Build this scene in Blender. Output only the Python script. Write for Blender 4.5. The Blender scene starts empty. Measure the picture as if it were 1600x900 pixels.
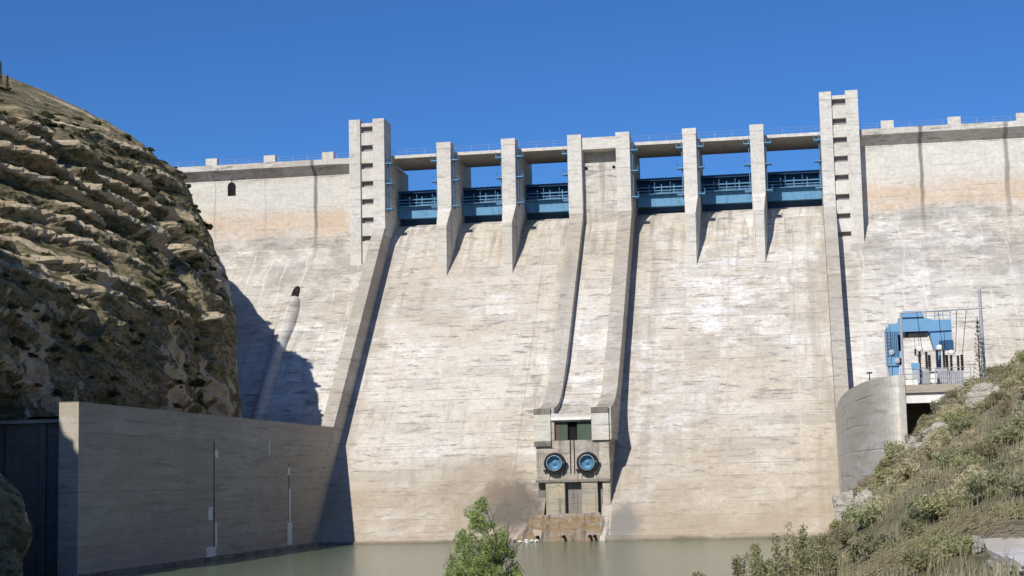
import bpy, bmesh, math, random
import numpy as np
from mathutils import Vector, noise, Matrix

# ------------------------------------------------------------------ camera
SC = bpy.context.scene
COL = SC.collection
R = math.radians
cam_d = bpy.data.cameras.new('camera')
cam = bpy.data.objects.new('camera', cam_d)
COL.objects.link(cam)
cam_d.sensor_width = 36.0
cam_d.lens = 36.0 * 2600 / 1600
cam_d.clip_start = 0.1
cam_d.clip_end = 20000
yaw, pitch, roll = R(9.87), R(6.61), R(1.215)
fw = Vector((-math.sin(yaw) * math.cos(pitch), math.cos(yaw) * math.cos(pitch), math.sin(pitch)))
rt = Vector((math.cos(yaw), math.sin(yaw), 0))
up = rt.cross(fw)
r2 = rt * math.cos(roll) - up * math.sin(roll)
u2 = rt * math.sin(roll) + up * math.cos(roll)
M = Matrix((r2, u2, -fw)).transposed().to_4x4()
M.translation = Vector((0, 0, 8.6))
cam.matrix_world = M
SC.camera = cam

# ------------------------------------------------------------------ light
S = Vector((-.21, -.77, .60)).normalized()          # direction towards the sun
w = bpy.data.worlds.new('World'); SC.world = w; w.use_nodes = True
wn = w.node_tree.nodes; wl = w.node_tree.links
bg = wn['Background']; bg.inputs['Strength'].default_value = 0.088
sky = wn.new('ShaderNodeTexSky'); sky.sky_type = 'NISHITA'; sky.sun_disc = False
sky.sun_elevation = math.asin(S.z)
sky.sun_rotation = math.atan2(S.x, S.y)
sky.altitude = 1500; sky.air_density = 1.0; sky.dust_density = 0.0; sky.ozone_density = 4.0
tint = wn.new('ShaderNodeMix'); tint.data_type = 'RGBA'; tint.blend_type = 'MULTIPLY'
tint.inputs['Factor'].default_value = 1; tint.inputs[7].default_value = (.40, .75, 1.17, 1)   # a clear, dry, deep blue sky
wl.new(sky.outputs[0], tint.inputs[6]); wl.new(tint.outputs[2], bg.inputs['Color'])
sun_d = bpy.data.lights.new('sun', 'SUN'); sun = bpy.data.objects.new('sun', sun_d); COL.objects.link(sun)
sun_d.energy = 4.7; sun_d.angle = R(0.55); sun_d.color = (1, .95, .86)
sun.rotation_euler = (-S).to_track_quat('-Z', 'Y').to_euler()
sun.location = S * 300
SC.view_settings.view_transform = 'Standard'; SC.view_settings.look = 'None'
SC.view_settings.exposure = 0.0; SC.view_settings.gamma = 1.0
SC.render.engine = 'CYCLES'
SC.cycles.max_bounces = 6; SC.cycles.diffuse_bounces = 4; SC.cycles.transparent_max_bounces = 6

random.seed(7); rng = np.random.default_rng(7)

# ------------------------------------------------------------------ materials
class G:
    """tiny node-graph helper"""
    def __init__(self, name, rough=.9, spec=.25):
        self.m = bpy.data.materials.new(name); self.m.use_nodes = True
        self.t = self.m.node_tree; self.n = self.t.nodes; self.l = self.t.links
        self.b = self.n['Principled BSDF']
        self.b.inputs['Roughness'].default_value = rough
        self.b.inputs['Specular IOR Level'].default_value = spec
        self._pos = None
    def put(self, sock, v):
        if v is None: return
        if isinstance(v, bpy.types.NodeSocket): self.l.new(v, sock)
        elif isinstance(v, tuple) and len(v) == 3 and sock.type == 'RGBA': sock.default_value = (*v, 1)
        else: sock.default_value = v
    def pos(self):
        if self._pos is None: self._pos = self.n.new('ShaderNodeNewGeometry').outputs['Position']
        return self._pos
    def scale(self, v, sc, loc=(0, 0, 0)):
        k = self.n.new('ShaderNodeMapping'); self.put(k.inputs['Vector'], v)
        k.inputs['Scale'].default_value = sc; k.inputs['Location'].default_value = loc
        return k.outputs[0]
    def sep(self, v):
        k = self.n.new('ShaderNodeSeparateXYZ'); self.put(k.inputs[0], v); return k.outputs
    def noise(self, sc=(1, 1, 1), detail=4, rough=.55, loc=(0, 0, 0), dist=0., src=None):
        k = self.n.new('ShaderNodeTexNoise')
        self.put(k.inputs['Vector'], self.scale(src or self.pos(), sc, loc))
        k.inputs['Scale'].default_value = 1; k.inputs['Detail'].default_value = detail
        k.inputs['Roughness'].default_value = rough; k.inputs['Distortion'].default_value = dist
        return k.outputs[0]
    def voro(self, sc, feature='F1', loc=(0, 0, 0)):
        k = self.n.new('ShaderNodeTexVoronoi'); k.feature = feature
        self.put(k.inputs['Vector'], self.scale(self.pos(), sc, loc)); k.inputs['Scale'].default_value = 1
        return k.outputs[0]
    def ramp(self, v, a, b, lo=0., hi=1., smooth=True):
        k = self.n.new('ShaderNodeMapRange'); k.interpolation_type = 'SMOOTHSTEP' if smooth else 'LINEAR'
        self.put(k.inputs[0], v); k.inputs[1].default_value = a; k.inputs[2].default_value = b
        k.inputs[3].default_value = lo; k.inputs[4].default_value = hi
        return k.outputs[0]
    def math(self, op, a, b=None, c=None):
        k = self.n.new('ShaderNodeMath'); k.operation = op
        self.put(k.inputs[0], a); self.put(k.inputs[1], b)
        if c is not None: self.put(k.inputs[2], c)
        return k.outputs[0]
    def mix(self, f, a, b, mode='MIX'):
        k = self.n.new('ShaderNodeMix'); k.data_type = 'RGBA'; k.blend_type = mode
        self.put(k.inputs['Factor'], f); self.put(k.inputs[6], a); self.put(k.inputs[7], b)
        return k.outputs[2]
    def bump(self, h, strength=.5, dist=.1):
        k = self.n.new('ShaderNodeBump'); self.put(k.inputs['Height'], h)
        k.inputs['Strength'].default_value = strength; k.inputs['Distance'].default_value = dist
        self.l.new(k.outputs[0], self.b.inputs['Normal'])
    def out(self, col):
        self.put(self.b.inputs['Base Color'], col); return self.m
    def mul(self, a, b): return self.math('MULTIPLY', a, b)
    def inv(self, a): return self.math('SUBTRACT', 1.0, a)

def concrete(name, base=(.60, .54, .455), runs=0., white=1., dirt=1., lines=1., band=False, lift=1.6, tan=1., foot=False, chute=False):
    g = G(name, .92, .2)
    x, y, z = g.sep(g.pos())
    big = g.noise((.045, .03, .07), 3, .5)
    col = g.mix(g.mul(g.ramp(big, .42, .68), .5 * tan), base, (.47, .40, .30))
    # horizontal, cloudy bleaching that follows the concrete lifts
    wn1 = g.noise((.26, .1, .62), 8, .74, (3, 0, 9))
    wmask = g.mul(g.ramp(wn1, .42, .62), g.ramp(g.noise((.065, .03, .06), 4, .55, (11, 3, 5)), .40, .6))
    col = g.mix(g.mul(g.ramp(big, .56, .36), .35 * white), col, (.70, .675, .63))
    col = g.mix(g.mul(wmask, .95 * white), col, (.80, .79, .775))
    # grey weathering, streaked downwards
    st = g.noise((.8, .1, .07), 6, .68, (0, 7, 2))
    gm = g.mul(g.ramp(st, .5, .72), g.ramp(g.noise((.07, .03, .09), 4, .55, (5, 5, 5)), .42, .66))
    col = g.mix(g.mul(gm, .8 * dirt), col, (.27, .25, .225))
    # blotches, dark and short, along the lifts
    bl = g.noise((.34, .1, 2.1), 7, .74, (8, 2, 1))
    col = g.mix(g.mul(g.ramp(bl, .52, .64), .95 * dirt), col, (.25, .225, .20))
    md = g.noise((.9, .3, 1.5), 7, .75, (1, 4, 4))
    col = g.mix(g.mul(g.ramp(md, .50, .66), .36 * dirt), col, (.33, .30, .265))
    col = g.mix(g.mul(g.ramp(md, .48, .34), .4 * white), col, (.74, .72, .69))
    # every pour is a slightly different grey
    kx = g.math('FLOOR', g.math('ADD', g.math('DIVIDE', x, 4.87), .31)); kz = g.math('FLOOR', g.math('ADD', g.math('DIVIDE', z, lift), .5))
    wn_ = g.n.new('ShaderNodeTexWhiteNoise'); wn_.noise_dimensions = '2D'
    cb = g.n.new('ShaderNodeCombineXYZ'); g.put(cb.inputs[0], kx); g.put(cb.inputs[1], kz); g.put(wn_.inputs['Vector'], cb.outputs[0])
    col = g.mix(g.ramp(wn_.outputs[0], .45, 1, 0, .30 * dirt), col, (.33, .31, .285))
    col = g.mix(g.ramp(wn_.outputs[0], .45, 0, 0, .22 * white), col, (.74, .72, .68))
    # lift joints: thin, broken lines
    zz = g.math('ADD', g.math('DIVIDE', z, lift), g.mul(g.noise((.12, .1, .3), 3, .6), .10))
    fr = g.math('ABSOLUTE', g.math('SUBTRACT', g.math('FRACT', zz), .5))
    ln = g.mul(g.ramp(fr, .045, .0), g.ramp(g.noise((.16, .1, .55), 4, .65, (1, 9, 4)), .44, .58))
    col = g.mix(g.mul(ln, .55 * lines), col, (.15, .13, .115))
    lw = g.mul(g.ramp(g.math('ABSOLUTE', g.math('SUBTRACT', fr, .11)), .06, .0), g.ramp(g.noise((.2, .1, .5), 4, .6, (21, 9, 4)), .5, .66))
    col = g.mix(g.mul(lw, .7 * lines * white), col, (.70, .68, .64))
    # vertical white runs
    vr = g.mul(g.ramp(g.noise((1.6, .1, .03), 3, .6, (4, 4, 1)), .64, .74), g.ramp(g.noise((.12, .05, .1), 3, .5, (2, 1, 8)), .45, .62))
    col = g.mix(g.mul(vr, .8 * white), col, (.66, .65, .61))
    if chute:      # vertical construction joints and the streaks below the piers
        for xj, wd, c, a in ((-47.9, .12, (.62, .58, .5), .6), (-57.6, .12, (.55, .46, .36), .6), (-37.8, .12, (.25, .22, .18), .45), (-10.1, .16, (.56, .46, .36), .75), (-20.9, .8, (.25, .23, .2), .35), (1.6, .5, (.26, .235, .2), .35), (-.6, .12, (.62, .6, .56), .5)):
            jx = g.math('ABSOLUTE', g.math('SUBTRACT', g.math('ADD', x, g.mul(g.noise((.3, .1, .25), 3, .6), .3)), xj + .15))
            col = g.mix(g.mul(g.ramp(jx, wd, wd * .5), g.ramp(g.noise((.2, .1, .12), 3, .6, (xj, 0, 0)), .3, .55, 0, a)), col, c)
        for xm, wd in ((-62.4, 3.2), (-33.4, 2.6), (-24.3, 2.8), (3.9, 3.4)):
            jm = g.math('ABSOLUTE', g.math('SUBTRACT', x, xm))
            col = g.mix(g.mul(g.ramp(jm, wd, wd * .25), g.ramp(g.noise((.7, .1, .12), 4, .65, (xm, 3, 3)), .36, .6, .15, .65)), col, (.34, .305, .255))
        # streaked, greyer head of the chute below the gates
        hd = g.mul(g.ramp(z, 38, 47), g.ramp(g.noise((.9, .1, .07), 4, .6, (6, 1, 1)), .45, .68))
        col = g.mix(g.mul(hd, .7), col, (.24, .22, .19))
    if foot:       # damp, browner foot near the tail water and sooty spray marks beside the outlet
        b1 = g.mul(g.ramp(z, 17, 4), g.ramp(g.noise((.06, .05, .12), 4, .6, (9, 9, 1)), .3, .62))
        col = g.mix(g.mul(b1, .75), col, (.36, .29, .205))
        def spot(cx, cz, rx, rz, amt, c):
            dx = g.math('DIVIDE', g.math('SUBTRACT', x, cx), rx); dz = g.math('DIVIDE', g.math('SUBTRACT', z, cz), rz)
            d = g.math('SQRT', g.math('ADD', g.mul(dx, dx), g.mul(dz, dz)))
            d = g.math('ADD', d, g.mul(g.math('SUBTRACT', g.noise((.5, .2, .5), 4, .65, (cx, 0, cz)), .5), 1.1))
            return g.mix(g.ramp(d, 1.1, .45, 0, amt), col, c)
        col = spot(-37.6, 5.4, 5.2, 4.2, .92, (.10, .088, .075))
        col = spot(-42.0, 8.4, 7.5, 4.0, .5, (.26, .20, .135))
        col = spot(-23.0, 3.2, 2.6, 2.6, .8, (.19, .19, .185))
        wet = g.ramp(g.math('ADD', z, g.mul(g.noise((.4, .2, .4), 3, .6), .8)), 1.9, 1.35)
        col = g.mix(g.mul(wet, .75), col, (.12, .105, .08))
    if band:       # abutment walls: pale strip, ochre strip, then a grey tide mark
        zr = g.math('ADD', z, g.mul(g.math('SUBTRACT', g.noise((.09, .05, .5), 4, .6, (2, 2, 2)), .5), 3.0))
        pale = g.mul(g.ramp(zr, 49.5, 53), g.ramp(zr, 57.2, 56))
        col = g.mix(g.mul(pale, .65), col, (.72, .70, .64))
        och = g.mul(g.ramp(zr, 46.6, 48.2), g.ramp(zr, 53.2, 49.5))
        col = g.mix(g.mul(och, g.ramp(g.noise((.12, .1, .5), 4, .65, (6, 1, 2)), .3, .6, .25, .75)), col, (.68, .50, .35))
        tide = g.mul(g.ramp(zr, 47.4, 46.4), g.ramp(zr, 28, 42))
        col = g.mix(g.mul(tide, g.ramp(g.noise((.2, .1, .28), 6, .7, (7, 7, 3)), .42, .60, .05, .62)), col, (.27, .25, .225))
        for xj, wd, a in ((-74.4, .42, .8), (18.4, .42, .8), (30.6, .5, .65), (-91, .16, .35), (-82.6, .14, .25)):
            jx = g.math('ABSOLUTE', g.math('SUBTRACT', g.math('ADD', x, g.mul(g.noise((.3, .1, .22), 3, .6, (xj, 0, 0)), .9)), xj + .45))
            run = g.mul(g.ramp(jx, wd, wd * .3), g.ramp(zr, 42, 52, .15, 1.))
            col = g.mix(g.mul(run, a), col, (.13, .12, .12))
        # net of white lime veins low on the face
        vx = g.math('ABSOLUTE', g.math('SUBTRACT', g.math('FRACT', g.math('ADD', g.math('DIVIDE', x, 2.9), g.mul(g.noise((.15, .1, .12), 3, .6), .9))), .5))
        vein = g.mul(g.mul(g.ramp(vx, .05, .015), g.ramp(zr, 46.5, 43)), g.ramp(g.noise((.2, .1, .25), 4, .6, (3, 8, 8)), .42, .6))
        col = g.mix(g.mul(vein, .75), col, (.68, .66, .61))
    if runs:       # dark run-off below ledges
        rn = g.mul(g.ramp(g.noise((1.5, .3, .05), 5, .7, (1, 2, 6)), .46, .62), g.ramp(g.noise((.4, .2, .35), 4, .65, (4, 2, 2)), .36, .56))
        col = g.mix(g.mul(rn, runs), col, (.085, .07, .055))
    fine = g.noise((2.2, 2.2, 2.2), 5, .7)
    col = g.mix(g.ramp(fine, .3, .7, .0, .28), col, (.24, .21, .18))
    g.bump(g.math('ADD', g.mul(fine, .6), g.mul(ln, -1.2)), .35, .08)
    return g.out(col)

def plain(name, c, rough=.6, spec=.4, var=.25, metal=0., sc=1.2, dirt=(.12, .1, .08)):
    g = G(name, rough, spec)
    col = g.mix(g.ramp(g.noise((sc, sc, sc * .5), 5, .65), .42, .75, 0, var), c, dirt)
    g.b.inputs['Metallic'].default_value = metal
    return g.out(col)

def leafmat(name, a, b, dry=None):
    g = G(name, .75, .2)
    oi = g.n.new('ShaderNodeObjectInfo').outputs['Random']
    n1 = g.noise((2.3, 2.3, 2.3), 3, .7)
    col = g.mix(g.ramp(n1, .35, .65), a, b)
    if dry: col = g.mix(g.mul(g.ramp(g.noise((.8, .8, .8), 4, .7, (5, 5, 5)), .5, .66), .8), col, dry)
    hsv = g.n.new('ShaderNodeHueSaturation'); g.put(hsv.inputs['Color'], col)
    g.put(hsv.inputs['Value'], g.ramp(oi, 0, 1, .82, 1.3, False)); g.put(hsv.inputs['Hue'], g.ramp(oi, 0, 1, .485, .515, False))
    col = hsv.outputs[0]
    g.out(col)
    # thin leaves let some light through
    tr = g.n.new('ShaderNodeBsdfTranslucent'); g.put(tr.inputs[0], col)
    mx = g.n.new('ShaderNodeMixShader'); mx.inputs[0].default_value = .5
    g.l.new(g.b.outputs[0], mx.inputs[1]); g.l.new(tr.outputs[0], mx.inputs[2])
    g.l.new(mx.outputs[0], g.n['Material Output'].inputs['Surface'])
    return g.m

MAT = {}
MAT['chute'] = concrete('spillway_concrete', chute=True, foot=True)
MAT['abut'] = concrete('abutment_concrete', band=True, base=(.60, .57, .51))
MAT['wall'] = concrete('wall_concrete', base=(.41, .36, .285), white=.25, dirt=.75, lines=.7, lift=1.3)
MAT['trim'] = concrete('pier_concrete', base=(.68, .65, .59), white=.5, dirt=.45, lines=.55, lift=2.83, tan=.6)
MAT['stained'] = concrete('stained_concrete', base=(.42, .385, .325), white=.3, dirt=1., lines=.7)
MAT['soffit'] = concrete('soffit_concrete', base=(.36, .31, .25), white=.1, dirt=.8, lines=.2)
MAT['rust'] = concrete('rusty_concrete', runs=.9, tan=.0, base=(.24, .155, .07), white=.0, dirt=2.2, lines=.5)
MAT['rusty'] = concrete('ochre_concrete', base=(.46, .385, .255), runs=.75, tan=.3, white=.1, dirt=1.3, lines=.3)
MAT['shade'] = concrete('shaded_wall_concrete', base=(.17, .16, .14), tan=.0, white=.05, dirt=.8, lines=.5)  # concrete darkened to carry the hill's shade on the wing wall
MAT['outlet'] = concrete('outlet_concrete', base=(.47, .42, .345), runs=.7, tan=.4, white=.3, dirt=1.1, lines=.7)
MAT['niche'] = concrete('stain_shade_concrete', base=(.16, .145, .125), runs=.85, tan=.0, white=.05, dirt=1.3, lines=.4)  # stained niches; the same dark tone paints shade on footing and wing blocks
MAT['grey'] = concrete('grey_concrete', base=(.72, .665, .58), white=.9, dirt=.4, lines=.5, lift=2.4)
MAT['panel'] = plain('opening_panel_grey', (.27, .25, .25), .8, .2, .3)
MAT['gateh'] = plain('gatehouse_grey', (.42, .40, .37), .8, .2, .3)
MAT['brown'] = plain('rust_brown_paint', (.13, .085, .075), .7, .2, .4)
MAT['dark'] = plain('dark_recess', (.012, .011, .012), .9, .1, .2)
MAT['blue'] = plain('steel_blue_paint', (.10, .27, .45), .5, .4, .45, sc=1.6, dirt=(.03, .07, .10))
MAT['bluedk'] = plain('deep_shaded_blue', (.02, .08, .175), .5, .4, .4, dirt=(.012, .03, .05))  # deck shade put into the gate blue; plain dark blue on the crane
MAT['crane'] = plain('light_blue_paint', (.15, .325, .53), .45, .4, .25, dirt=(.06, .18, .36))
MAT['valve'] = plain('valve_blue_paint', (.075, .215, .34), .4, .5, .3, dirt=(.05, .10, .14))
MAT['rim'] = plain('faded_blue_rim', (.26, .36, .43), .5, .4, .4)
MAT['black'] = plain('black_steel', (.015, .015, .018), .5, .4, .2)
MAT['green'] = plain('green_shutter_paint', (.05, .095, .062), .6, .3, .5, dirt=(.13, .085, .075))
MAT['galv'] = plain('galvanised_steel', (.45, .47, .50), .45, .5, .3, .3)
MAT['white'] = plain('white_paint', (.78, .77, .74), .6, .3, .2)
MAT['porc'] = plain('brown_porcelain', (.035, .02, .018), .25, .5, .2)
MAT['lime'] = plain('pale_lime_patch', (.80, .80, .77), .9, .1, .35, sc=2)
MAT['bark'] = plain('bark', (.16, .13, .10), .9, .1, .5, sc=6)
MAT['twig'] = plain('dry_twig', (.27, .225, .14), .9, .1, .6, sc=3, dirt=(.07, .045, .03))
MAT['leaf_tree'] = leafmat('willow_leaf', (.43, .47, .20), (.27, .34, .12))
MAT['leaf_olive'] = leafmat('olive_scrub_leaf', (.43, .405, .225), (.32, .315, .165), (.52, .45, .32))
MAT['leaf_sage'] = leafmat('sage_scrub_leaf', (.43, .435, .26), (.32, .34, .19), (.52, .45, .33))
MAT['leaf_green'] = leafmat('bright_leaf', (.13, .22, .025), (.06, .13, .02))
MAT['leaf_dark'] = leafmat('cliff_shrub_leaf', (.11, .12, .055), (.065, .075, .035), (.19, .165, .10))
MAT['leaf_dry'] = leafmat('dry_stalk', (.60, .53, .36), (.46, .41, .26), (.66, .58, .43))
MAT['leaf_wisp'] = leafmat('wispy_leaf', (.40, .38, .21), (.28, .29, .15), (.48, .40, .28))
MAT['leaf_grass'] = leafmat('grass_blade', (.47, .45, .27), (.36, .36, .19), (.57, .51, .36))
MAT['yellow'] = leafmat('yellow_flower', (.45, .40, .03), (.25, .28, .03))

def rockmat(name, a, b, veg, vegamt):
    g = G(name, .95, .15)
    n1 = g.noise((.35, .35, .6), 6, .7)
    col = g.mix(g.ramp(n1, .35, .65), a, b)
    x, y, z = g.sep(g.pos())
    q = g.math('ADD', g.math('DIVIDE', g.math('ADD', z, g.mul(y, .07)), .8), g.mul(g.noise((.12, .12, .2), 4, .6), 2.5))
    fr = g.math('FRACT', q)
    col = g.mix(g.ramp(fr, .12, .0, 0, .5), col, (.12, .10, .075))
    if vegamt:
        cv = g.n.new('ShaderNodeCombineXYZ'); g.put(cv.inputs[0], x); g.put(cv.inputs[1], y); g.put(cv.inputs[2], g.math('ADD', z, g.mul(y, .1)))
        cv = cv.outputs[0]
        v = g.mul(g.ramp(g.noise((.16, .13, .55), 6, .72, (4, 4, 4), src=cv), .42, .58), vegamt)
        col = g.mix(v, col, veg)
        v2 = g.mul(g.ramp(g.noise((.6, .5, 1.5), 5, .75, (8, 1, 4), src=cv), .5, .62), vegamt)
        col = g.mix(v2, col, (veg[0] * .55, veg[1] * .6, veg[2] * .5))
    g.bump(g.math('ADD', g.noise((1.5, 1.5, 2.5), 8, .75), g.mul(n1, 2)), 1.0, .5)
    return g.out(col)
def cliffmat():
    g = G('cliff_rock', .95, .12)
    x, y, z = g.sep(g.pos())
    zz = g.math('ADD', z, g.mul(y, .21))
    cv = g.n.new('ShaderNodeCombineXYZ'); g.put(cv.inputs[0], x); g.put(cv.inputs[1], y); g.put(cv.inputs[2], zz); cv = cv.outputs[0]
    rk = g.n.new('ShaderNodeAttribute'); rk.attribute_name = 'rock'; rk = rk.outputs['Fac']
    n1 = g.noise((.3, .25, .8), 6, .7, src=cv); n2 = g.noise((.9, .8, 1.8), 6, .75, (3, 1, 7), src=cv); n3 = g.noise((.12, .1, .35), 5, .65, (7, 7, 1), src=cv)
    soil = g.mix(g.ramp(n1, .35, .65), (.34, .275, .17), (.25, .20, .12))
    soil = g.mix(g.ramp(n3, .45, .62), soil, (.42, .345, .22))
    soil = g.mix(g.mul(g.ramp(n2, .47, .58), .9), soil, (.085, .09, .045))          # low scrub
    soil = g.mix(g.mul(g.ramp(g.noise((.35, .3, .9), 5, .7, (1, 6, 2), src=cv), .52, .62), .75), soil, (.12, .12, .06))
    sa = g.n.new('ShaderNodeAttribute'); sa.attribute_name = 'scrub'
    sk = g.ramp(g.math('ADD', sa.outputs['Fac'], g.mul(g.math('SUBTRACT', n1, .5), 1.3)), .35, .7, 0, .85)
    soil = g.mix(sk, soil, g.mix(g.ramp(n2, .4, .6), (.10, .10, .05), (.055, .06, .03)))
    stone = g.mix(g.ramp(n1, .35, .68), (.70, .60, .43), (.54, .42, .27))
    stone = g.mix(g.mul(g.ramp(g.noise((.5, .5, .25), 5, .7, (2, 2, 9)), .52, .66), .7), stone, (.40, .27, .15))
    stone = g.mix(g.mul(g.ramp(n2, .56, .66), .6), stone, (.17, .15, .09))
    k = g.ramp(g.math('ADD', rk, g.mul(g.math('SUBTRACT', n2, .5), 1.1)), .35, .62)
    col = g.mix(k, soil, stone)
    g.bump(g.math('ADD', g.noise((1.3, 1.3, 2.6), 8, .75, src=cv), g.mul(n1, 1.5)), 1.0, .45)
    return g.out(col)
MAT['cliff'] = cliffmat()
MAT['stone'] = rockmat('limestone', (.86, .82, .72), (.70, .65, .55), (.2, .18, .1), .12)
MAT['bank'] = rockmat('bank_soil', (.42, .36, .25), (.33, .28, .19), (.24, .23, .12), .6)

def watermat():
    g = G('water_surface', .10, .5)
    col = g.mix(g.ramp(g.noise((.05, .03, .1), 4, .6), .35, .7), (.115, .15, .095), (.135, .165, .105))
    g.b.inputs['IOR'].default_value = 1.33
    h = g.math('ADD', g.noise((.8, .5, 1), 5, .65), g.mul(g.noise((4, 2.4, 1), 3, .6), .35))
    g.bump(h, .75, .3)
    return g.out(col)
MAT['water'] = watermat()

# ------------------------------------------------------------------ builders
def link_mesh(name, bm, mat, parent=None, smooth=False):
    bmesh.ops.recalc_face_normals(bm, faces=bm.faces)
    off = Vector((0, 0, 0))
    p = parent
    while p is not None:
        off += p.location; p = p.parent
    if off.length: bmesh.ops.translate(bm, verts=bm.verts, vec=-off)
    me = bpy.data.meshes.new(name); bm.to_mesh(me); bm.free()
    me.materials.append(MAT[mat] if isinstance(mat, str) else mat)
    if smooth:
        for p_ in me.polygons: p_.use_smooth = True
    o = bpy.data.objects.new(name, me); COL.objects.link(o)
    if parent: o.parent = parent
    return o
def tag(o, label=None, cat=None, group=None, kind=None):
    if label: o['label'] = label
    if cat: o['category'] = cat
    if group: o['group'] = group
    if kind: o['kind'] = kind
    return o
def thing(name, label, cat, loc=(0, 0, 0), group=None):
    o = bpy.data.objects.new(name, None); COL.objects.link(o); o.location = loc
    o.empty_display_size = .5
    return tag(o, label, cat, group)
def structure(o): o['kind'] = 'structure'; return o
def BM(): return bmesh.new()
def box(bm, x0, x1, y0, y1, z0, z1):
    v = [bm.verts.new(p) for p in ((x0, y0, z0), (x1, y0, z0), (x1, y1, z0), (x0, y1, z0), (x0, y0, z1), (x1, y0, z1), (x1, y1, z1), (x0, y1, z1))]
    for f in ((0, 1, 2, 3), (4, 5, 6, 7), (0, 1, 5, 4), (1, 2, 6, 5), (2, 3, 7, 6), (3, 0, 4, 7)): bm.faces.new([v[i] for i in f])
def prism(bm, poly, a, b, axis='x'):
    """extrude a closed outline; axis x: outline in (y,z); axis z: outline in (x,y); axis y: outline in (x,z)"""
    mk = {'x': lambda p, t: (t, p[0], p[1]), 'z': lambda p, t: (p[0], p[1], t), 'y': lambda p, t: (p[0], t, p[1])}[axis]
    A = [bm.verts.new(mk(p, a)) for p in poly]; B = [bm.verts.new(mk(p, b)) for p in poly]
    n = len(poly)
    bm.faces.new(A); bm.faces.new(B[::-1])
    for i in range(n): bm.faces.new((A[i], A[(i + 1) % n], B[(i + 1) % n], B[i]))
def tube(bm, pts, r, n=6, cap=True):
    pts = [Vector(p) for p in pts]; rings = []
    rr = r if isinstance(r, (list, tuple)) else [r] * len(pts)
    for i, p in enumerate(pts):
        d = (pts[min(i + 1, len(pts) - 1)] - pts[max(i - 1, 0)]).normalized()
        a = d.cross(Vector((0, 0, 1)) if abs(d.z) < .9 else Vector((1, 0, 0))).normalized(); b = d.cross(a)
        rings.append([bm.verts.new(p + (a * math.cos(2 * math.pi * k / n) + b * math.sin(2 * math.pi * k / n)) * rr[i]) for k in range(n)])
    for A, B in zip(rings, rings[1:]):
        for k in range(n): bm.faces.new((A[k], A[(k + 1) % n], B[(k + 1) % n], B[k]))
    if cap and n > 2: bm.faces.new(rings[0][::-1]); bm.faces.new(rings[-1])
def lathe(bm, prof, c, axis='z', n=24, cap=True):
    """prof: list of (radius, height) along the axis"""
    rings = []
    for r, h in prof:
        ring = []
        for k in range(n):
            a = 2 * math.pi * k / n
            if axis == 'z': p = (c[0] + r * math.cos(a), c[1] + r * math.sin(a), c[2] + h)
            else: p = (c[0] + r * math.cos(a), c[1] + h, c[2] + r * math.sin(a))
            ring.append(bm.verts.new(p))
        rings.append(ring)
    for A, B in zip(rings, rings[1:]):
        for k in range(n): bm.faces.new((A[k], A[(k + 1) % n], B[(k + 1) % n], B[k]))
    if cap: bm.faces.new(rings[0][::-1]); bm.faces.new(rings[-1])
def fbm(x, y, z, o=4): return noise.fractal(Vector((x, y, z)), .9, 2.1, o)

def F(z): return 206.9 + .93 * z          # spillway and abutment face (y at height z)
def T(z): return 201.6 + .93 * z          # top of the guide walls

# ------------------------------------------------------------------ the setting: ground, water
b = BM()
for p in ((-6000, -6000, -2.5), (6000, -6000, -2.5), (6000, 6000, -2.5), (-6000, 6000, -2.5)): b.verts.new(p)
b.faces.new(b.verts); structure(link_mesh('ground', b, 'bank'))
b = BM()
vs = [b.verts.new(p) for p in ((-140, -300, 1.), (60, -300, 1.), (60, 208.2, 1.), (-140, 208.2, 1.))]
b.faces.new(vs); structure(link_mesh('water', b, 'water'))

# right bank: heights on a coarse table, smoothed, roughened
TY = [-40, 10, 30, 45, 60, 75, 90, 105, 120, 135, 150, 175, 240]
TX = [-60, -30, -15, -8, -3.7, 0, 2, 5, 9, 16, 30, 90]
TZ = [[3, 5, 6.3, 6.8, 7, 7, 7, 7, 7.5, 9, 13, 34],
      [2, 5, 6.2, 6.6, 6.8, 6.9, 6.9, 6.9, 7.2, 9, 13, 34],
      [0, 1.5, 3.4, 4.8, 5.6, 6.1, 6.5, 6.8, 7.6, 10, 15, 36],
      [-1, 0, 1.5, 2.8, 4.0, 4.9, 5.5, 6.7, 8.0, 11, 17, 36],
      [-2, -1, .4, 1.9, 3.6, 4.6, 5.5, 7.3, 9.4, 12.4, 19, 36],
      [-2, -1.5, -.8, .7, 2.6, 4.4, 5.9, 8.0, 10.6, 13.7, 20, 38],
      [-2, -2, -1.5, -.6, 1.1, 3.6, 5.5, 8.7, 11.9, 15, 21, 40],
      [-2, -2, -2, -1.5, -.4, 2.0, 4.3, 7.9, 12.6, 15.8, 22, 40],
      [-2, -2, -2, -2, -1.4, .2, 2.2, 5.9, 12.4, 16, 22, 42],
      [-2, -2, -2, -2, -2, -1.2, 0, 3.6, 9.5, 15, 22, 42],
      [-2, -2, -2, -2, -2, -2, -1.8, .5, 8, 14, 22, 44],
      [-2, -2, -2, -2, -2, -2, -2, 1, 9, 14.5, 22, 48],
      [-2, -2, -2, -2, -2, -2, -2, 4, 10, 15, 24, 56]]
TZ = np.array(TZ, float)
for r_ in (5, 6, 7):
    for c_, a_ in ((5, .5), (6, .9), (7, .85), (8, .25), (9, .2)): TZ[r_, c_] += a_
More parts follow.
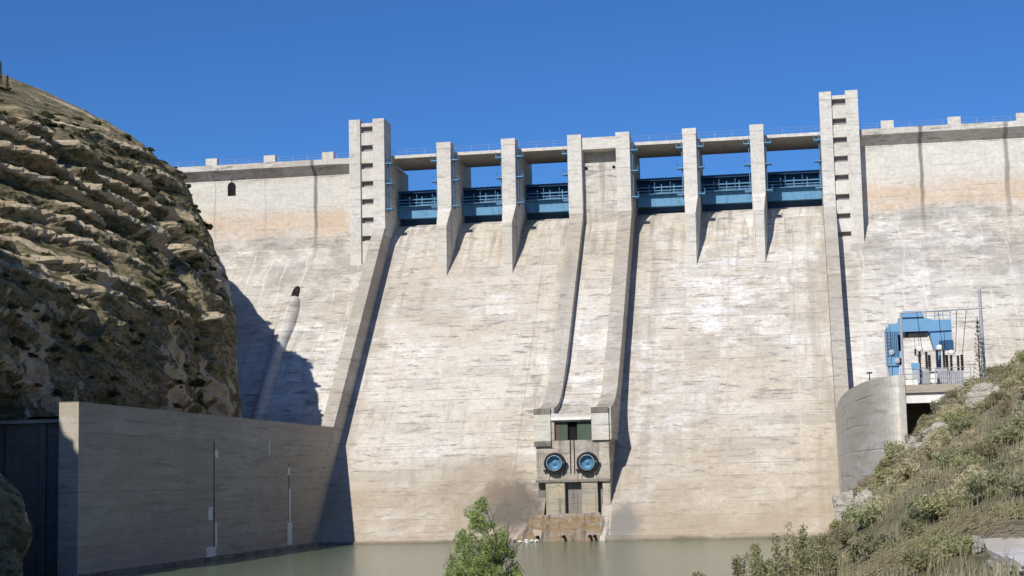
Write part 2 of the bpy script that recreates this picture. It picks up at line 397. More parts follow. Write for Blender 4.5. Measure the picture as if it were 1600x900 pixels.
def bank_base(x, y):
    i = min(max(np.searchsorted(TY, y) - 1, 0), len(TY) - 2); j = min(max(np.searchsorted(TX, x) - 1, 0), len(TX) - 2)
    a = min(max((y - TY[i]) / (TY[i + 1] - TY[i]), 0), 1); c = min(max((x - TX[j]) / (TX[j + 1] - TX[j]), 0), 1)
    return (TZ[i, j] * (1 - a) * (1 - c) + TZ[i + 1, j] * a * (1 - c) + TZ[i, j + 1] * (1 - a) * c + TZ[i + 1, j + 1] * a * c)
def on_path(x, y):
    return max(0., min(1., min((x - 3.35 - (y - 26) * .015) / .5, (8.2 - x) / .6, (y - 5) / 3, (47.5 - y) / 2)))
def bank_z(x, y):
    z = bank_base(x, y)
    amp = min(1, max(0, (z + .5) / 3))
    z += amp * (.55 * fbm(x * .16, y * .16, 3, 4) + .18 * fbm(x * .7, y * .7, 9, 3))
    k = on_path(x, y)
    if k > 0: z = z * (1 - k) + 6.78 * k
    return z
xs = np.concatenate([np.arange(-60, -16, 4), np.arange(-16, 22, .5), np.arange(22, 91, 4)])
ys = np.concatenate([np.arange(-40, 16, 4), np.arange(16, 130, .6), np.arange(130, 243, 3)])
b = BM(); gv = [[b.verts.new((x, y, bank_z(x, y))) for x in xs] for y in ys]
for i in range(len(ys) - 1):
    for j in range(len(xs) - 1): b.faces.new((gv[i][j], gv[i][j + 1], gv[i + 1][j + 1], gv[i + 1][j]))
structure(link_mesh('right_bank_terrain', b, 'bank', smooth=True))
# concrete footpath on the near bank, with its own thickness
b = BM()
pp = [(3.75 + .015 * (y - 26), y) for y in range(8, 47, 2)]
prism(b, [(p[0], p[1]) for p in pp] + [(7.7, 46), (7.7, 8)], 6.70, 6.835, 'z')
structure(link_mesh('footpath', b, 'grey'))

# left hill: steep bedded cliff with a rounded shoulder, running along the river and ending short of the dam
PX = [(-67.4, -2.5), (-68.4, 6), (-68.9, 14), (-69.2, 17.5), (-69.6, 22), (-70.4, 29), (-72.2, 36), (-74.4, 41), (-76.6, 45), (-79.0, 49.2), (-85, 53.1), (-94, 57.6), (-103, 61.8), (-122, 67), (-190, 78)]
seg = [0.]
for a, c in zip(PX, PX[1:]): seg.append(seg[-1] + math.hypot(c[0] - a[0], c[1] - a[1]))
vl = np.concatenate([np.arange(0, 66, .36), np.arange(66, seg[-1], 3.5)])
prof = [(np.interp(t, seg, [p[0] for p in PX]), np.interp(t, seg, [p[1] for p in PX])) for t in vl]
hy = np.concatenate([np.arange(40, 112, 2.2), np.arange(112, 214, .42), np.arange(214, 263, 1.2)])
def sst(t): t = min(max(t, 0), 1); return t * t * (3 - 2 * t)
ROCK = []; SCRUB = []
def hill_point(y, x0, z0):
    x, z = x0, z0
    if y > 201: x -= (y - 201) * .52 * sst((y - 201) / 5) ; z += (y - 201) * .30 * sst((y - 201) / 12) * sst((z0 - 20) / 25)
    turn = .30 * sst((z0 - 27) / 14)                       # the upper face swings back, away from the river, up-valley of the spur
    if y < 200: x -= turn * (200 - max(y, 135)) * sst((y - 121) / 14)
    x += 1.9 * math.exp(-((y - 117) / 6) ** 2) * sst((26.5 - z0) / 4)
    lowk = sst((14.5 - z0) / 8)
    x += lowk * 6.6 * math.exp(-((y - 125.5) / 5.5) ** 2)
    x -= 7.5 * sst((y - 131) / 3.5) * sst((141.5 - y) / 1.0) * sst((17.5 - z0) / 2)
    wallk = 1 - .85 * sst((y - 138) / 3) * sst((17.5 - z0) / 2)      # keep clear of the wing wall behind
    wig = 1.6 * fbm(y * .05, z * .03, 1.7, 3)
    zz = z + .21 * (y - 170)
    q = zz / 2.7 + .34 * fbm(y * .05, zz * .06, 5.1, 3)
    lid = math.floor(q); f = q - lid
    hard = sst((noise.noise(Vector((lid * 7.3, y * .04, 2.0))) + .26 * fbm(y * .16, lid * 3.1, 4, 3) + .24) / .35)
    led = sst((f - .38 - .22 * noise.noise(Vector((y * .22, lid * 5.1, 1)))) / .28) * (1 if f < .9 else (1 - f) / .1)
    endk = 1 - .88 * sst((y - 194) / 7)
    hard *= .35 + .65 * sst((z0 - 24) / 10)
    amp = (.3 + (1.5 + .7 * noise.noise(Vector((y * .16, lid * 9.7, 3)))) * hard) * sst((z0 - 12) / 6) * endk
    shoulder = 1 - .75 * sst((z0 - 49) / 6)
    rk = hard * sst((f - .5) / .2) * endk * sst((56 - z0) / 5)
    SCRUB.append(hard * sst((.42 - f) / .2) * (1 - .6 * sst((y - 198) / 6)))
    ROCK.append(max(rk, sst((fbm(y * .11, zz * .1, 9.3, 3) + .45 * fbm(y * .5, zz * .6, 1, 5) - .30) / .12) * (1 - .4 * sst((z0 - 45) / 5))))
    rough = .8 * fbm(y * .07, zz * .22, 2.5, 3) + .30 * fbm(y * .4, zz * .8, x * .2, 6) + (.3 + .6 * rk) * (.5 - abs(fbm(y * .55, zz * .7, 7, 4)))
    d = -.4 + wig + (led * amp + rough * (1 - .6 * sst((y - 196) / 8))) * shoulder * wallk
    notch = 2.2 * sst((fbm(y * .13, 3.3, z * .02, 2) - .15) / .5) * sst((z0 - 18) / 8)
    d -= notch
    return (x + d * .92, y + .5 * fbm(z * .3, y * .3, 8, 3), z + d * .22 * sst((z0 - 20) / 10) + .5 * fbm(y * .2, x * .2, 2.2, 3) * sst((z0 - 46) / 4))
b = BM()
hv = [[b.verts.new(hill_point(y, x, z)) for (x, z) in prof] for y in hy]
for i in range(len(hy) - 1):
    for j in range(len(prof) - 1): b.faces.new((hv[i][j], hv[i][j + 1], hv[i + 1][j + 1], hv[i + 1][j]))
HILL = {(i, j): hv[i][j].co.copy() for i in range(len(hy)) for j in range(len(prof))}
lh = structure(link_mesh('left_hill', b, 'cliff'))
at = lh.data.attributes.new('scrub', 'FLOAT', 'POINT'); at.data.foreach_set('value', SCRUB)    # damp foot of each ledge where scrub grows
at = lh.data.attributes.new('rock', 'FLOAT', 'POINT'); at.data.foreach_set('value', ROCK)      # where bare limestone crops out of the scrub soil

b = BM(); by = np.arange(141.6, 224, 1.5); bx = np.arange(-73, -64.2, 1.1)
gv = [[b.verts.new((x, y, 15.3 + .25 * fbm(x * .5, y * .5, 2, 3))) for x in bx] for y in by]
for i in range(len(by) - 1):
    for j in range(len(bx) - 1): b.faces.new((gv[i][j], gv[i][j + 1], gv[i + 1][j + 1], gv[i + 1][j]))
structure(link_mesh('terrace', b, 'bank'))
# ------------------------------------------------------------------ the dam
dam = thing('dam', 'tall pale concrete gravity dam with six gated spillway bays and two stair towers', 'dam', (-29, 206, 0))
def part(name, bm, mat, parent=dam, smooth=False): return link_mesh(name, bm, mat, parent, smooth)

# abutment walls
def abut(x0, x1):
    b = BM()
    prism(b, [(F(-2.4), -2.4), (F(45.5), 45.5), (249.22, 57.0), (247.5, 58.3), (247.5, 59.2), (248.0, 59.2), (248.0, 58.7), (262, 58.7), (262, -2.4)], x0, x1)
    return part('abutment_wall', b, 'abut')
abut(-150, -63.4); abut(4.9, 130)
# spillway faces with a rounded crest and a toe ledge
def spill(x0, x1):
    pts = [(F(-2.4), -2.4)] + [(F(z), z) for z in (10, 20, 30, 40, 45.5)]
    for k in range(1, 11):
        t = k / 10; y = 249.2 + 7.2 * t
        pts.append((y, 45.5 + 1.075 * 7.2 * (t - .5 * t * t)))
    pts += [(262, pts[-1][1]), (262, -2.4)]
    b = BM(); prism(b, pts, x0, x1); return part('spillway_face', b, 'chute')
spill(-62.6, -33.2); spill(-24.9, 4.1)
b = BM(); prism(b, [(206.6, -2.4), (206.6, 1.52), (206.75, 1.6), (209.2, 1.6), (209.2, -2.4)], -25.0, 3.9); part('toe_ledge', b, 'chute')
b = BM(); prism(b, [(207.2, -2.4), (207.2, 1.28), (209, 1.28), (209, -2.4)], -62.75, -36.5); part('toe_ledge', b, 'chute')

# guide walls beside the spillway
def guide(x0, x1):
    b = BM(); prism(b, [(T(-2.4), -2.4), (T(47.6), 47.6), (252, 47.6), (252, -2.4)], x0, x1); return part('guide_wall', b, 'stained')
guide(-64.25, -62.45); guide(3.9, 5.7)

# stair towers
def tower(x0, mirror, rows, label):
    p = 1.76; xa, xb, xc, xd = x0, x0 + p, x0 + p + 2.03, x0 + 5.6
    b = BM()
    pil = ((xa, xb, 246.0, 38.), (xc, xd, 246.0, 38.))
    for (u, v, y0, zb) in pil:
        if (u == xc) != mirror: zb = 46.5
        box(b, u, v, y0, 250.4, zb, 64.85)
    zt = 64.3; cuts = []
    for (hi, lo) in rows:
        box(b, xb - .02, xc + .02, 246.42, 250.3, hi, zt); zt = lo
    box(b, xb - .02, xc + .02, 246.42, 250.3, 38, zt)
    t = part('stair_tower', b, 'trim'); t['label'] = label
    for (hi, lo) in rows:
        b = BM(); box(b, xb, xc, 247.15, 247.3, lo - .05, hi + .05); part('window', b, 'panel', t)
    return t
rows = [(63.77, 62.78), (60.84, 59.85), (58.0, 57.08), (55.18, 54.26), (52.37, 51.48), (49.48, 48.58), (46.6, 45.78)]
tower(-68.0, False, rows, 'stair tower at the left end of the gates')
tower(3.95, True, rows + [(43.9, 43.1)], 'taller looking stair tower at the right end of the gates')

# piers between the gates
PIERS = [(-54.1, -51.95), (-44.0, -41.9), (-16.4, -14.4), (-6.4, -4.4)]
for (x0, x1) in PIERS:
    b = BM()
    prism(b, [(246, 50.2), (246, 60.5), (248.8, 60.5), (248.8, 59.6), (262, 59.6), (262, 30), (247, 30), (246.4, 46)], x0, x1)
    # tapered nose under the front, leaning out to meet the chute
    top = [(x0 + .02, 246.01, 50.2), (x1 - .02, 246.01, 50.2), (x1 - .02, 250, 50.2), (x0 + .02, 250, 50.2)]
    mid = [(x0 + .3, 243.6, 47.2), (x1 - .3, 243.6, 47.2), (x1 - .02, 249, 47.2), (x0 + .02, 249, 47.2)]
    bot = [(x0 + .4, 243.6, 36), (x1 - .4, 243.6, 36), (x1 - .02, 247, 36), (x0 + .02, 247, 36)]
    L = [[b.verts.new(p) for p in q] for q in (top, mid, bot)]
    b.faces.new(L[0]); b.faces.new(L[2][::-1])
    for A, B in zip(L, L[1:]):
        for k in range(4): b.faces.new((A[k], A[(k + 1) % 4], B[(k + 1) % 4], B[k]))
    pr = part('pier', b, 'trim')
    b = BM(); box(b, x0 - .04, x1 + .04, 245.95, 248.85, 59.55, 60.52); part('pier_cap', b, 'trim', pr)

for x0, x1 in ((-63.3, -62.44), (3.93, 4.8)):
    b = BM(); box(b, x0, x1, 250.2, 262, 30, 58.7); part('bay_flank', b, 'trim')
# road deck carried between piers
EDGE = [-62.4, -54.1, -51.95, -44.0, -41.9, -33.7, -24.35, -16.4, -14.4, -6.4, -4.4, 3.95]
BAYS = [(EDGE[i], EDGE[i + 1]) for i in range(0, 12, 2)]
for (x0, x1) in BAYS:
    b = BM(); prism(b, [(249.3, 58.95), (249.3, 59.42), (258.4, 59.42), (258.4, 58.75), (258.0, 58.75), (258.0, 58.8), (250.0, 58.7)], x0 - .05, x1 + .05)
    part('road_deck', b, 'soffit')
    b = BM(); prism(b, [(249.22, 59.02), (249.22, 59.5), (249.6, 59.5), (249.6, 59.02)], x0, x1); part('deck_kerb', b, 'trim')

# posts and rails along the crest
for x in [-119, -109.8, -100.3, -91.0, -81.4, -71.9, 13.7, 23.3, 33.0, 42.4]:
    b = BM(); box(b, x - .93, x + .93, 247.55, 248.35, 58.6, 60.33); part('parapet_block', b, 'trim')
def rail(xa, xb, y, z, name='crest_railing'):
    b = BM(); n = max(1, int((xb - xa) / 2.3))
    for k in range(n + 1):
        x = xa + (xb - xa) * k / n; tube(b, [(x, y, z - 1.05), (x, y, z)], .02, 5)
    for dz in (0, -.45): tube(b, [(xa, y, z + dz), (xb, y, z + dz)], .013, 5)
    part(name, b, 'galv')
rail(-130, -68.2, 248.1, 60.1); rail(9.8, 60, 248.1, 60.1)
for (x0, x1) in BAYS: rail(x0, x1, 249.5, 60.5)

# spillway gates: one under each deck span
for (x0, x1) in BAYS:
    b = BM(); prism(b, [(256.3, 49.0), (256.0, 50.5), (255.9, 52), (256.0, 53.5), (256.2, 54.8), (256.6, 54.8), (256.4, 53.5), (256.3, 52), (256.4, 50.5), (256.7, 49.0)], x0 + .04, x1 - .04)
    gate = part('spillway_gate', b, 'bluedk')
    b = BM()
    box(b, x0 + .05, x1 - .05, 255.0, 256.3, 54.45, 54.85); box(b, x0 + .05, x1 - .05, 255.3, 255.8, 53.3, 53.55)
    n = 3
    for k in range(n + 1):
        x = x0 + .3 + (x1 - x0 - .6) * k / n; box(b, x - .07, x + .07, 255.3, 255.95, 52.3, 54.45)
    part('stiffener_frame', b, 'bluedk', gate)
    b = BM(); box(b, x0 + .08, x1 - .08, 254.25, 255.4, 50.25, 52.02); part('lower_beam', b, 'blue', gate)
    b = BM(); box(b, x0 + .06, x1 - .06, 253.5, 255.5, 52.06, 52.2); part('walkway', b, 'blue', gate)
    b = BM(); n = 4
    for k in range(n + 1):
        x = x0 + .15 + (x1 - x0 - .3) * k / n; box(b, x - .055, x + .055, 253.52, 253.62, 52.2, 53.55)
    for z in (52.55, 53.05): box(b, x0 + .1, x1 - .1, 253.53, 253.61, z, z + .12)
    part('walkway_railing', b, 'blue', gate)

# gate-side ladders with small landings on the pier and tower flanks
def ladder(x, s):
    b = BM()
    for y in (247.05, 247.6): tube(b, [(x + s * .28, y, 50.2), (x + s * .28, y, 58.9)], .06, 5)
    for k in range(28):
        z = 50.4 + k * .31; tube(b, [(x + s * .28, 247.05, z), (x + s * .28, 247.6, z)], .03, 4)
    o = part('ladder', b, 'blue')
    for z in (57.7, 54.55, 50.55):
        b = BM(); box(b, *sorted((x - s * .05, x + s * 1.05)), 246.35, 247.75, z, z + .16); part('landing', b, 'blue', o)
        b = BM()
        for y in (246.42, 247.68): tube(b, [(x + s * 1.0, y, z + .16), (x + s * 1.0, y, z + .9)], .035, 4)
        tube(b, [(x + s * 1.0, 246.42, z + .88), (x + s * 1.0, 247.68, z + .88)], .035, 4)
        part('landing_rail', b, 'blue', o)
for (x0, x1) in BAYS: ladder(x0, 1); ladder(x1, -1)
# dark gate grooves in the flanks
# ---- central outlet block
wallp = [(211.9, 13.61), (211.9, 17.75), (214.0, 18.05), (216.4, 18.65), (218.7, 19.7), (220.7, 21.1), (222.06, 22.4), (T(26), 26), (T(47.6), 47.6), (246, 48.2), (246, 60.5), (249, 60.5), (249, 59.4), (262, 59.4), (262, 13.61)]
for (x0, x1) in ((-33.8, -31.75), (-26.45, -24.4)):
    b = BM(); prism(b, wallp, x0, x1); o = part('outlet_guide_wall', b, 'stained')
    b = BM(); box(b, x0 - .03, x1 + .03, 245.97, 249.05, 48.4, 60.53); part('front_facing', b, 'trim', o)
C = lambda z: 203.7 + .93 * z
b = BM(); prism(b, [(212.2, 16.0), (212.2, 17.0), (214.4, 17.25), (217.2, 18.0), (220.2, 19.5), (223.0, 21.6), (C(24.4), 24.4), (C(47), 47), (247.4, 47.6), (247.4, 56.3), (252, 56.3), (252, 16.0)], -31.8, -26.4)
part('outlet_chute', b, 'chute')
b = BM(); box(b, -31.8, -26.4, 249.0, 252, 56.2, 60.0); part('gatehouse_wall', b, 'gateh')
b = BM(); box(b, -31.8, -26.4, 246.45, 251.9, 58.25, 60.05); part('lintel', b, 'trim')
for x in (-31.2, -27.0):
    b = BM(); lathe(b, [(.24, -.06), (.24, .06)], (x, 247.4, 55.5), 'y', 14); part('vent_hole', b, 'dark')
# front of the outlet
b = BM()
box(b, -34.2, -24.72, 211.95, 222, 8.45, 13.62)
box(b, -34.0, -24.74, 212.9, 222, 13.6, 16.4)
box(b, -34.2, -24.72, 213.0, 222, -2.4, 8.5)
prism(b, [(F(-2.4) - .05, -2.4), (F(5.4) - .05, 5.4), (F(5.4) + 4, 5.4), (F(-2.4) + 4, -2.4)], -25.78, -24.5)
box(b, -25.7, -24.735, 211.82, 213.1, 3.7, 8.46)
ob = part('outlet_block', b, 'outlet')
for x0, x1 in ((-33.0, -30.55), (-28.4, -26.35)):
    b = BM(); box(b, x0, x1, 211.7, 213.1, 4.2, 8.44); part('outlet_buttress', b, 'rusty', ob)
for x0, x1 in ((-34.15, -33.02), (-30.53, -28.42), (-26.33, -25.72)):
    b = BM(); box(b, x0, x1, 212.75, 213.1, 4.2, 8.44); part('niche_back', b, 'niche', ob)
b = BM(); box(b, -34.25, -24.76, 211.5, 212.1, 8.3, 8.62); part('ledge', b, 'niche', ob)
for x0, x1 in ((-34.35, -32.2), (-26.9, -24.7)):
    b = BM(); box(b, x0, x1, 211.6, 213.5, 13.55, 17.72); part('wing_block', b, 'trim', ob)
b = BM(); box(b, -32.2, -26.9, 211.75, 213.2, 16.42, 17.05); part('lip_beam', b, 'trim', ob)
b = BM(); box(b, -32.15, -26.95, 211.6, 212.6, 16.2, 16.52); part('lip_edge', b, 'white', ob)
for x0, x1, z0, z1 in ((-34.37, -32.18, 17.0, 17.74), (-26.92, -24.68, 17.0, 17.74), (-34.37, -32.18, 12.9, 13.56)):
    b = BM(); box(b, x0, x1, 211.55, 213, z0, z1); part('stain_shade_band', b, 'niche', ob)  # face shade painted on the wing tops; stain and shadow below the left one
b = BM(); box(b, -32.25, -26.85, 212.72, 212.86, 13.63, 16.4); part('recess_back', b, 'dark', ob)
b = BM(); box(b, -31.95, -31.1, 212.33, 212.7, 13.65, 16.0); part('shutter_door', b, 'brown', ob)
for x0, x1 in ((-31.08, -30.1), (-28.85, -26.95)):
    b = BM(); box(b, x0, x1, 212.35, 212.7, 13.65, 16.0); part('shutter_door', b, 'green', ob)
for x in (-29.75, -29.25):
    b = BM(); tube(b, [(x, 211.85, 9.4), (x, 211.85, 13.7), (x, 212.3, 14.0)], .06, 6); part('drain_pipe', b, 'porc', ob)
for x in (-31.72, -27.52):
    b = BM(); lathe(b, [(1.32, .6), (1.38, 0), (1.38, -.75), (1.25, -.85), (1.18, -.85), (1.14, -.2), (1.0, .3)], (x, 211.95, 10.7), 'y', 36)
    v = part('outlet_valve', b, 'black')
    b = BM(); lathe(b, [(.98, .2), (1.02, -.95), (.93, -1.0), (.9, -.8)], (x - .03, 211.95, 10.72), 'y', 32, False); part('valve_rim', b, 'rim', v)
    b = BM(); lathe(b, [(.9, .1), (.85, -.75), (.8, -.6), (.5, -.3), (.32, -.32), (.12, -.62), (.001, -.64)], (x - .03, 211.95, 10.72), 'y', 32); part('valve_cone', b, 'valve', v, True)
    for xa, xb, za, zb in ((1.15, 1.6, 10.4, 10.75), (-1.5, -1.15, 9.7, 9.95)):
        b = BM(); box(b, x + xa, x + xb, 211.5, 212, za, zb); part('valve_bracket', b, 'black', v)
    b = BM()
    for sx in (-.75, .75): tube(b, [(x + sx, 211.8, 9.7), (x + sx * 1.25, 211.85, 8.6)], .09, 5)
    part('valve_support', b, 'trim', v)
# stained apron under the valves
b = BM()
ap = [(-37.2, -2), (-37.0, .4), (-36.1, 1.6), (-35.0, 3.1), (-34.2, 4.25), (-26.0, 4.3), (-25.4, 3.4), (-25.7, 1.9), (-25.5, -2)]
prism(b, ap, 207.2, 213, 'y')
for v in b.verts:
    if v.co.y < 210: v.co.y += .85 * max(v.co.z, 0) - .4
bmesh.ops.triangulate(b, faces=b.faces)
bmesh.ops.subdivide_edges(b, edges=b.edges, cuts=3, use_grid_fill=True)
for v in b.verts: v.co += Vector((.3 * fbm(v.co.x, v.co.z, 1), .35 * fbm(v.co.x * .8, v.co.z, 4), .25 * fbm(v.co.x, 5, v.co.z)))
apo = part('outlet_apron', b, 'rust')
for x in (-33.6, -27.0, -26.4, -30.3):
    b = BM(); lathe(b, [(.18, -.5), (.18, .6)], (x, 207.9, 1.55), 'y', 10); part('drain_hole', b, 'dark', apo)

# door, floodlight and sloping gallery on the left abutment
b = BM(); prism(b, [(-88.85, 54.5), (-88.85, 56.15), (-88.65, 56.5), (-88.2, 56.7), (-87.75, 56.5), (-87.55, 56.15), (-87.55, 54.5)], 248.9, 249.4, 'y')
for v in b.verts: v.co.y = 249.22 + (v.co.y - 249.22) * 1.0 if v.co.y > 249.2 else 249.14
part('gallery_door', b, 'dark')
b = BM(); tube(b, [(-88.2, 248.0, 57.9), (-88.2, 249.1, 57.2), (-88.2, 249.15, 56.7)], .05, 5); part('door_cable', b, 'black')
b = BM()      # raised, round-backed conduit that runs down the face
rings = []
for (z, wd, h) in ((36.9, .8, .3), (36.2, 1.25, .8), (34.5, 1.6, 1.0), (32, 1.6, 1.05), (30.5, 1.3, 1.05), (27, .95, 1.05), (12, .9, 1.05)):
    ring = []
    for k in range(9):
        a = math.pi * k / 8
        ring.append(b.verts.new((-75.6 + (36.3 - z) * .018 - wd * math.cos(a), F(z) + .25 - h * 1.2 * math.sin(a), z + h * .8 * math.sin(a))))
    rings.append(ring)
for A, B in zip(rings, rings[1:]):
    for k in range(8): b.faces.new((A[k], A[k + 1], B[k + 1], B[k]))
b.faces.new(rings[0])
part('gallery_conduit', b, 'abut', dam, True)
b = BM()
prism(b, [(-76.1, 36.6), (-76.0, 38.2), (-75.75, 38.75), (-75.35, 38.85), (-75.0, 38.5), (-74.85, 37.8), (-74.85, 36.6)], F(37.5) - .6, F(37.5) + 1.6, 'y')
for v in b.verts: v.co.y = F(v.co.z) - (.12 if v.co.y < F(37.5) else -.5)
part('gallery_opening', b, 'dark')

# ------------------------------------------------------------------ retaining walls
X0 = -62.47
rw = thing('retaining_wall', 'long shaded concrete river wall on the left with pale joint patches', 'retaining wall', (-63.6, 172, -2))
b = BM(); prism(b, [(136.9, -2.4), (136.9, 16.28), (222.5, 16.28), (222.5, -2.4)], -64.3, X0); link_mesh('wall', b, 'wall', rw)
b = BM(); box(b, X0 - .3, X0 + .75, 137.2, 208, -2.4, 1.3); link_mesh('footing', b, 'niche', rw)  # dark material paints the shadow line along the waterline
for (y, z0, z1) in ((170.75, 1.4, 13.5), (196.95, 1.5, 11.2)):
    b = BM(); box(b, X0 - .1, X0 + .03, y - .09, y + .09, z0, z1); link_mesh('joint', b, 'dark', rw)
for (y0, y1, z0, z1) in ((168.4, 171.3, 1.25, 2.3), (169.0, 170.2, 5.2, 6.5), (171.0, 171.6, 2.3, 4.9), (171.0, 171.9, 11.7, 12.6), (196.2, 198.0, 1.5, 4.1), (196.9, 197.5, 4.1, 8.2), (196.6, 197.3, 9.9, 10.8), (189.2, 189.6, 12.3, 13.8)):
    b = BM(); box(b, X0 - .1, X0 + .045, y0, y1, z0, z1)
    bmesh.ops.subdivide_edges(b, edges=b.edges, cuts=3, use_grid_fill=True)
    for v in b.verts: v.co.y += .16 * fbm(v.co.z * 2, v.co.y, 3); v.co.z += .1 * fbm(v.co.y * 2, v.co.z, 7)
    link_mesh('joint_patch', b, 'lime', rw)
ww = thing('wing_wall', 'low dark concrete wing wall in deep shade behind the end of the river wall', 'retaining wall', (-72, 141, -2))
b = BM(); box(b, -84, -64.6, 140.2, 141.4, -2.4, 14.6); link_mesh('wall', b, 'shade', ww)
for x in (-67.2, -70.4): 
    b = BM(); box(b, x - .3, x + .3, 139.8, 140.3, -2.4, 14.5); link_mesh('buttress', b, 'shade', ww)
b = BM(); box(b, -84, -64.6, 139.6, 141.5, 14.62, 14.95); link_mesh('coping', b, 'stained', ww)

rr = thing('curved_wall', 'tall pale concrete wall with a rounded nose below the blue crane', 'retaining wall', (5, 165, -2))
out = [(3.92, 219.5), (3.92, 205)]
for k in range(0, 25):
    a = k * math.pi / 2 / 24; out.append((8.05 - 4.13 * math.cos(a), 192 - 45 * math.sin(a)))
out += [(8.6, 147.3), (8.7, 148.2), (7.9, 160), (5.6, 192), (5.5, 219.5)]
b = BM(); prism(b, out, -2.4, 16.95, 'z'); link_mesh('wall', b, 'grey', rr)
b = BM(); tube(b, [(5.9, 154, 16.9), (5.9, 154, 17.6)], .05, 6); box(b, 5.65, 6.15, 153.9, 154.1, 17.57, 17.7); link_mesh('lamp', b, 'black', rr)

# ------------------------------------------------------------------ power yard
pf = thing('equipment_platform', 'concrete platform with a white edge beam carrying the blue crane', 'platform', (16, 172, 15))
b = BM(); box(b, 7.98, 26, 160.0, 200, 16.0, 16.75); link_mesh('slab', b, 'wall', pf)
b = BM(); box(b, 8.0, 25.9, 160.3, 161.2, 15.05, 15.99); link_mesh('edge_beam', b, 'white', pf)
for x in (14, 20): 
    b = BM(); box(b, x - .4, x + .4, 162, 162.8, 5, 15.98); link_mesh('column', b, 'grey', pf)
b = BM(); box(b, 8.2, 25.9, 176, 176.5, -1, 15.98); link_mesh('back_wall', b, 'stained', pf)

cr = thing('gantry_crane', 'light blue gantry crane with a boxy portal frame on the platform', 'crane', (11, 165.5, 16.75))
b = BM(); prism(b, [(8.0, 18.9), (7.95, 22.3), (8.35, 22.9), (9.35, 23.05), (9.35, 18.9)], 164.9, 166.1, 'y'); link_mesh('column', b, 'crane', cr)
b = BM(); prism(b, [(8.25, 16.76), (8.15, 18.95), (9.2, 18.95), (8.95, 16.76)], 165.1, 165.9, 'y'); link_mesh('leg', b, 'crane', cr)
b = BM(); prism(b, [(9.3, 22.1), (9.3, 23.5), (11.4, 23.55), (12.6, 23.2), (14.25, 23.2), (14.25, 21.2), (13.5, 21.2), (12.9, 20.3), (12.55, 20.3), (12.2, 21.7), (11.8, 22.1)], 164.8, 166.2, 'y'); link_mesh('top_beam', b, 'crane', cr)
b = BM(); box(b, 9.5, 11.7, 164.6, 166.4, 23.52, 23.75); box(b, 9.75, 11.55, 164.9, 166.1, 23.75, 24.15); link_mesh('hoist', b, 'crane', cr)
b = BM(); box(b, 9.45, 12.0, 164.74, 165.9, 21.62, 22.14); link_mesh('underside_rail', b, 'black', cr)
b = BM(); box(b, 12.75, 13.15, 165, 166, 16.76, 20.4); link_mesh('leg', b, 'crane', cr)
b = BM(); box(b, 13.0, 14.35, 164.6, 165.7, 20.25, 21.15); link_mesh('drive_housing', b, 'bluedk', cr)
b = BM(); box(b, 9.2, 9.42, 164.9, 165.6, 20.3, 21.9); box(b, 9.2, 9.4, 164.9, 165.6, 18.95, 19.6); link_mesh('cable_box', b, 'black', cr)
b = BM()
for (x, z) in ((8.5, 20.2), (9.0, 19.35)): lathe(b, [(.22, 0), (.26, -.2), (.05, -.22)], (x, 164.9, z), 'y', 10)
link_mesh('lamp', b, 'galv', cr)

b = BM()
for k in range(7): box(b, 8.15 + .16 * k, 8.21 + .16 * k, 164.78, 164.95, 19.8, 22.2)
link_mesh('louvre', b, 'bluedk', cr)
b = BM(); tube(b, [(8.05, 164.7, 16.8), (8.05, 164.7, 22.9)], .03, 4); tube(b, [(8.4, 164.7, 16.8), (8.4, 164.7, 22.9)], .03, 4)
for k in range(18): tube(b, [(8.05, 164.7, 17 + k * .33), (8.4, 164.7, 17 + k * .33)], .02, 4)
link_mesh('ladder', b, 'galv', cr)
b = BM()
for x in (11.9, 12.7, 13.5, 14.2): tube(b, [(x, 164.85, 23.2), (x, 164.85, 24.0)], .03, 4)
tube(b, [(11.9, 164.85, 24.0), (14.2, 164.85, 24.0)], .03, 4); tube(b, [(11.9, 164.85, 23.6), (14.2, 164.85, 23.6)], .025, 4); link_mesh('guard_rail', b, 'crane', cr)
def disc_stack(bm, x, y, z0, z1, r):
    n = max(3, int((z1 - z0) / .16)); pr = []
    for k in range(n):
        z = (z1 - z0) * k / n; d = (z1 - z0) / n
        pr += [(r * .55, z), (r, z + d * .35), (r * .9, z + d * .5), (r * .55, z + d * .6)]
    lathe(bm, pr + [(r * .5, z1 - z0)], (x, y, z0), 'z', 10)
# transformer bank and switchgear
def transformer(x, y, hgt, label, k):
    t = thing('transformer', label, 'transformer', (x, y, 16.75), 'switchyard equipment on the platform')
    b = BM(); box(b, x - .55, x + .55, y - .5, y + .5, 16.95, 16.95 + hgt * .45)
    for q in range(6): box(b, x - .5 + q * .19, x - .45 + q * .19, y - .68, y - .5, 17.1, 16.9 + hgt * .42)
    link_mesh('tank', b, 'galv', t)
    b = BM(); box(b, x - .6, x + .6, y - .55, y + .55, 16.76, 16.95); link_mesh('plinth', b, 'black', t)
    for q in (-.32, .32):
        b = BM(); disc_stack(b, x + q, y, 16.95 + hgt * .45, 16.95 + hgt, .17); link_mesh('bushing', b, 'porc', t)
    b = BM(); lathe(b, [(.05, 0), (.3, .08), (.34, .3), (.2, .52), (.05, .55)], (x - .3 + .25 * k, y - .1, 16.95 + hgt), 'z', 12); link_mesh('conservator', b, 'white', t)
transformer(11.35, 163.6, 3.1, 'grey transformer with a white bulb, nearest the crane column', 0)
transformer(13.0, 163.9, 3.2, 'grey transformer with a white bulb, in the middle of the row', 1)
transformer(14.35, 164.4, 2.7, 'shorter grey transformer at the right end of the row', 0)
